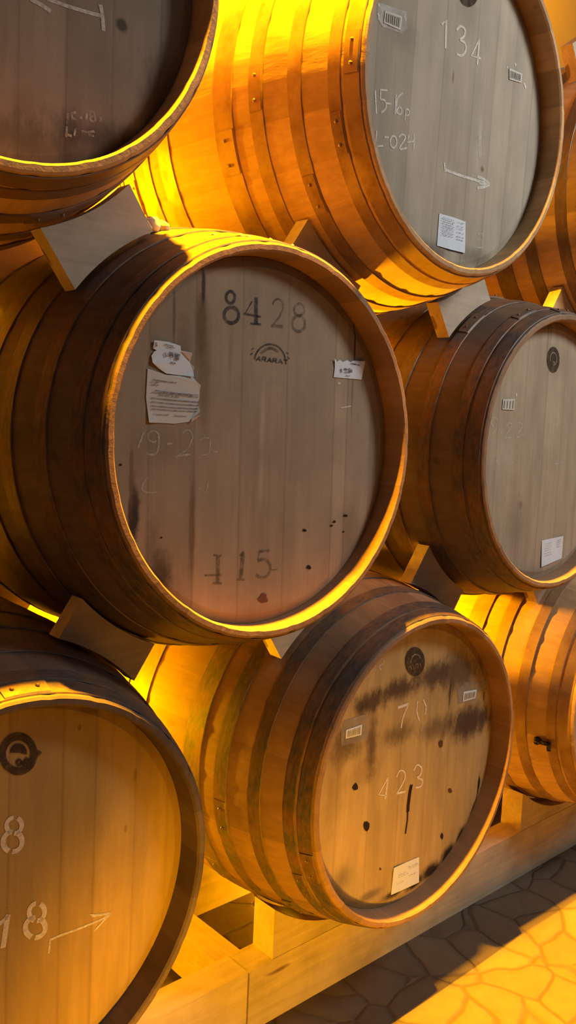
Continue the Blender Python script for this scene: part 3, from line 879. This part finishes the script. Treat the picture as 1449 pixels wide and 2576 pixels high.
# ---- iron catch on the side of the far right bottom barrel
bm = bmesh.new()
bmesh.ops.create_cone(bm, cap_ends=True, segments=16, radius1=0.010, radius2=0.007, depth=0.010)
box_bm(0.002, 0.034, -0.004, 0.004, -0.002, 0.003, bm)
box_bm(0.024, 0.032, -0.004, 0.018, -0.002, 0.003, bm)
o = link('iron_catch', bm, IRON, ROOT['G'])
a_, y_ = math.radians(196), 0.078
nrm = Vector((math.cos(a_), -0.15, math.sin(a_))).normalized()
xa = (Vector((0, -1, 0)) - nrm * (-nrm.y)).normalized()
ya = nrm.cross(xa)
M = Matrix((xa, -ya if ya.z > 0 else ya, nrm)).transposed().to_4x4()
rr = prof(y_) + 0.005
o.matrix_local = Matrix.Translation((rr * math.cos(a_), y_, rr * math.sin(a_))) @ M
o['label'] = 'small black iron catch with a pin'

# ---- dried crust along the top of the middle barrel
rnd = random.Random(5)
for yy, ang, rad, up in ((0.180, 113.5, .010, .018), (0.182, 112.5, .011, .010), (0.181, 111.5, .012, .004), (0.186, 110.2, .012, .006), (0.182, 109.2, .014, .004), (0.188, 108.0, .013, .006), (0.180, 107.0, .011, .002),
                         (0.174, 106.0, .008, .001), (0.060, 106, .004, 0), (0.035, 101, .005, 0), (0.030, 99, .004, 0), (0.022, 92, .003, 0), (0.02, 84, .003, 0)):
    bm = bmesh.new()
    a_ = math.radians(ang)
    rr = prof(yy) + rad * 0.35 + up
    c_ = Vector((rr * math.cos(a_), yy, rr * math.sin(a_)))
    r_ = bmesh.ops.create_icosphere(bm, subdivisions=2, radius=rad, matrix=Matrix.Translation(c_))
    for v_ in r_['verts']:
        v_.co = c_ + (v_.co - c_) * rnd.uniform(0.75, 1.15)
    o = link('crust_lump', bm, CRUST, ROOT['C'])
    o['label'] = 'pale dried lump on top of the barrel'


# ------------------------------------------------------------------ chocks between the barrels
def axis_at(n, y):
    x_, y_, z_, re_, tx_, tz_ = SPOT[n]
    return Vector((x_ - tz_ * (y - y_), z_ + tx_ * (y - y_)))


def chock(n1, n2, w0, w1, y0, y1, label, mat=CHOCK, free=0.0):
    ym = (y0 + y1) / 2
    a = axis_at(n1, ym)
    b = axis_at(n2, ym) if n2 in SPOT else Vector(n2)
    r1 = max(prof(y0, SPOT[n1][3]), prof(y1, SPOT[n1][3])) + 0.0034
    r2 = (max(prof(y0, SPOT[n2][3]), prof(y1, SPOT[n2][3])) if n2 in SPOT else r1) + 0.0034
    d = (b - a)
    L = d.length
    u_ = d / L
    w_ = Vector((-u_.y, u_.x))
    if free:
        up = [(w, L / 2 + free) for w in (w1, w0)]
    else:
        up = [(w, L - math.sqrt(r2 * r2 - w * w)) for w in [w1 + (w0 - w1) * i / 12 for i in range(13)]]
    lo = [(w, math.sqrt(r1 * r1 - w * w)) for w in [w0 + (w1 - w0) * i / 12 for i in range(13)]]
    base = a + u_ * (L / 2)
    pts = [(u_ * (h_ - L / 2) + w_ * w) for w, h_ in lo + up]
    bm = extrude_profile([(p_.x, p_.y) for p_ in pts], -(y1 - y0) / 2, (y1 - y0) / 2)
    bevel(bm, 0.0022, 2, 50)
    o = link('wooden_chock', bm, mat, smooth=False)
    o.location = (base.x, ym, base.y + GZ)
    return tag(o, label, 'chock', 'wooden chocks between stacked barrels')


FY, RY = (0.1368, 0.1665), (0.5522, 0.5868)
NM = {'A': 'upper left barrel', 'B': 'barrel 134', 'C': 'barrel 8428', 'D': 'tan right barrel', 'E': 'bottom left barrel', 'F': 'barrel 423', 'G': 'bottom right barrel', 'H': 'upper right barrel', 'K': 'shadowed far barrel', 'L': 'unseen left barrel'}
PAIRS = [('A', 'C', -.098, .060), ('E', 'C', -.075, .078), ('F', 'D', -.055, .110), ('F', 'C', -.085, .088), ('C', 'B', -.085, .080), ('D', 'B', -.075, .085),
         ('G', 'D', -.08, .08), ('D', 'H', -.08, .08), ('G', 'K', -.08, .08), ('K', 'H', -.08, .08), ('E', 'L', -.08, .08), ('L', 'A', -.08, .08)]
for n1, n2, w0, w1 in PAIRS:
    lo, hi = (n1, n2) if SPOT[n1][2] < SPOT[n2][2] else (n2, n1)
    chock(n1, n2, w0, w1, *FY, 'pale front chock between %s and the %s above it' % (NM[lo], NM[hi]))
    chock(n1, n2, -w1 if n1 == 'A' else w0, -w0 if n1 == 'A' else w1, *RY, 'rear chock, at the back, between %s and the %s above it' % (NM[lo], NM[hi]))
chock('H', (1.5 * S, 3 * H), -.07, .07, *FY, 'loose chock lying on top of the upper right brown barrel', free=0.045)

# ------------------------------------------------------------------ rack: rails, cradles, cross beam
RT, RBOT = GZ - 0.366, 0.0


def beam(name, x0, x1, y0, y1, z0, z1, mat, label, cat, group=None):
    cx, cy, cz = (x0 + x1) / 2, (y0 + y1) / 2, z0
    bm = box_bm(x0 - cx, x1 - cx, y0 - cy, y1 - cy, 0, z1 - z0)
    bevel(bm, 0.003, 2)
    o = link(name, bm, mat, smooth=False)
    o.location = (cx, cy, cz)
    return tag(o, label, cat, group)


GR = 'rails under the barrels'
beam('rack_rail', -1.2, 0.5235, 0.15, 0.212, 0, RT, RAIL, 'front rail left of the joint, under the bottom left barrel', 'rail', GR)
beam('rack_rail', 0.5275, 3.4, 0.15, 0.212, 0, RT, RAIL, 'front rail right of the joint, under barrel 423', 'rail', GR)
beam('rack_rail', -1.2, 0.5235, LEN - 0.212, LEN - 0.15, 0, RT, RAIL, 'rear rail behind the big bottom left barrel', 'rail', GR)
beam('rack_rail', 0.5275, 3.4, LEN - 0.212, LEN - 0.15, 0, RT, RAIL, 'rear rail behind the barrel numbered 423', 'rail', GR)
beam('cross_beam', 0.500, 0.558, 0.214, LEN - 0.214, 0.03, RT - 0.004, CROSS, 'cross beam running back from the rail joint between the bottom barrels', 'beam')


def cradle(n, y0, y1, label):
    cx, cz = axis_at(n, (y0 + y1) / 2)
    hw = 0.229
    r1 = max(prof(y0, SPOT[n][3]), prof(y1, SPOT[n][3])) + 0.0072 - cz
    top = -0.267
    wc = min(hw - 0.01, math.sqrt(max(0, r1 * r1 - top * top)))
    pts = [(-hw, RT - GZ), (hw, RT - GZ), (hw, top)]
    pts += [(wc - 2 * wc * i / 24, -math.sqrt(r1 * r1 - (wc - 2 * wc * i / 24) ** 2) - cz * 0) for i in range(25)]
    pts += [(-hw, top)]
    bm = extrude_profile([(x_, z_ + GZ - RT) for x_, z_ in pts], -(y1 - y0) / 2, (y1 - y0) / 2)
    bevel(bm, 0.002, 2, 50)
    o = link('barrel_cradle', bm, RAIL, smooth=False)
    o.location = (cx, (y0 + y1) / 2, RT)
    return tag(o, label, 'cradle', 'hollowed blocks holding the bottom row')


for n in 'EFG':
    cradle(n, 0.151, 0.209, 'front hollowed block on the rail under the %s' % NM[n])
    cradle(n, LEN - 0.209, LEN - 0.151, 'rear hollowed block on the rail under the %s' % NM[n])
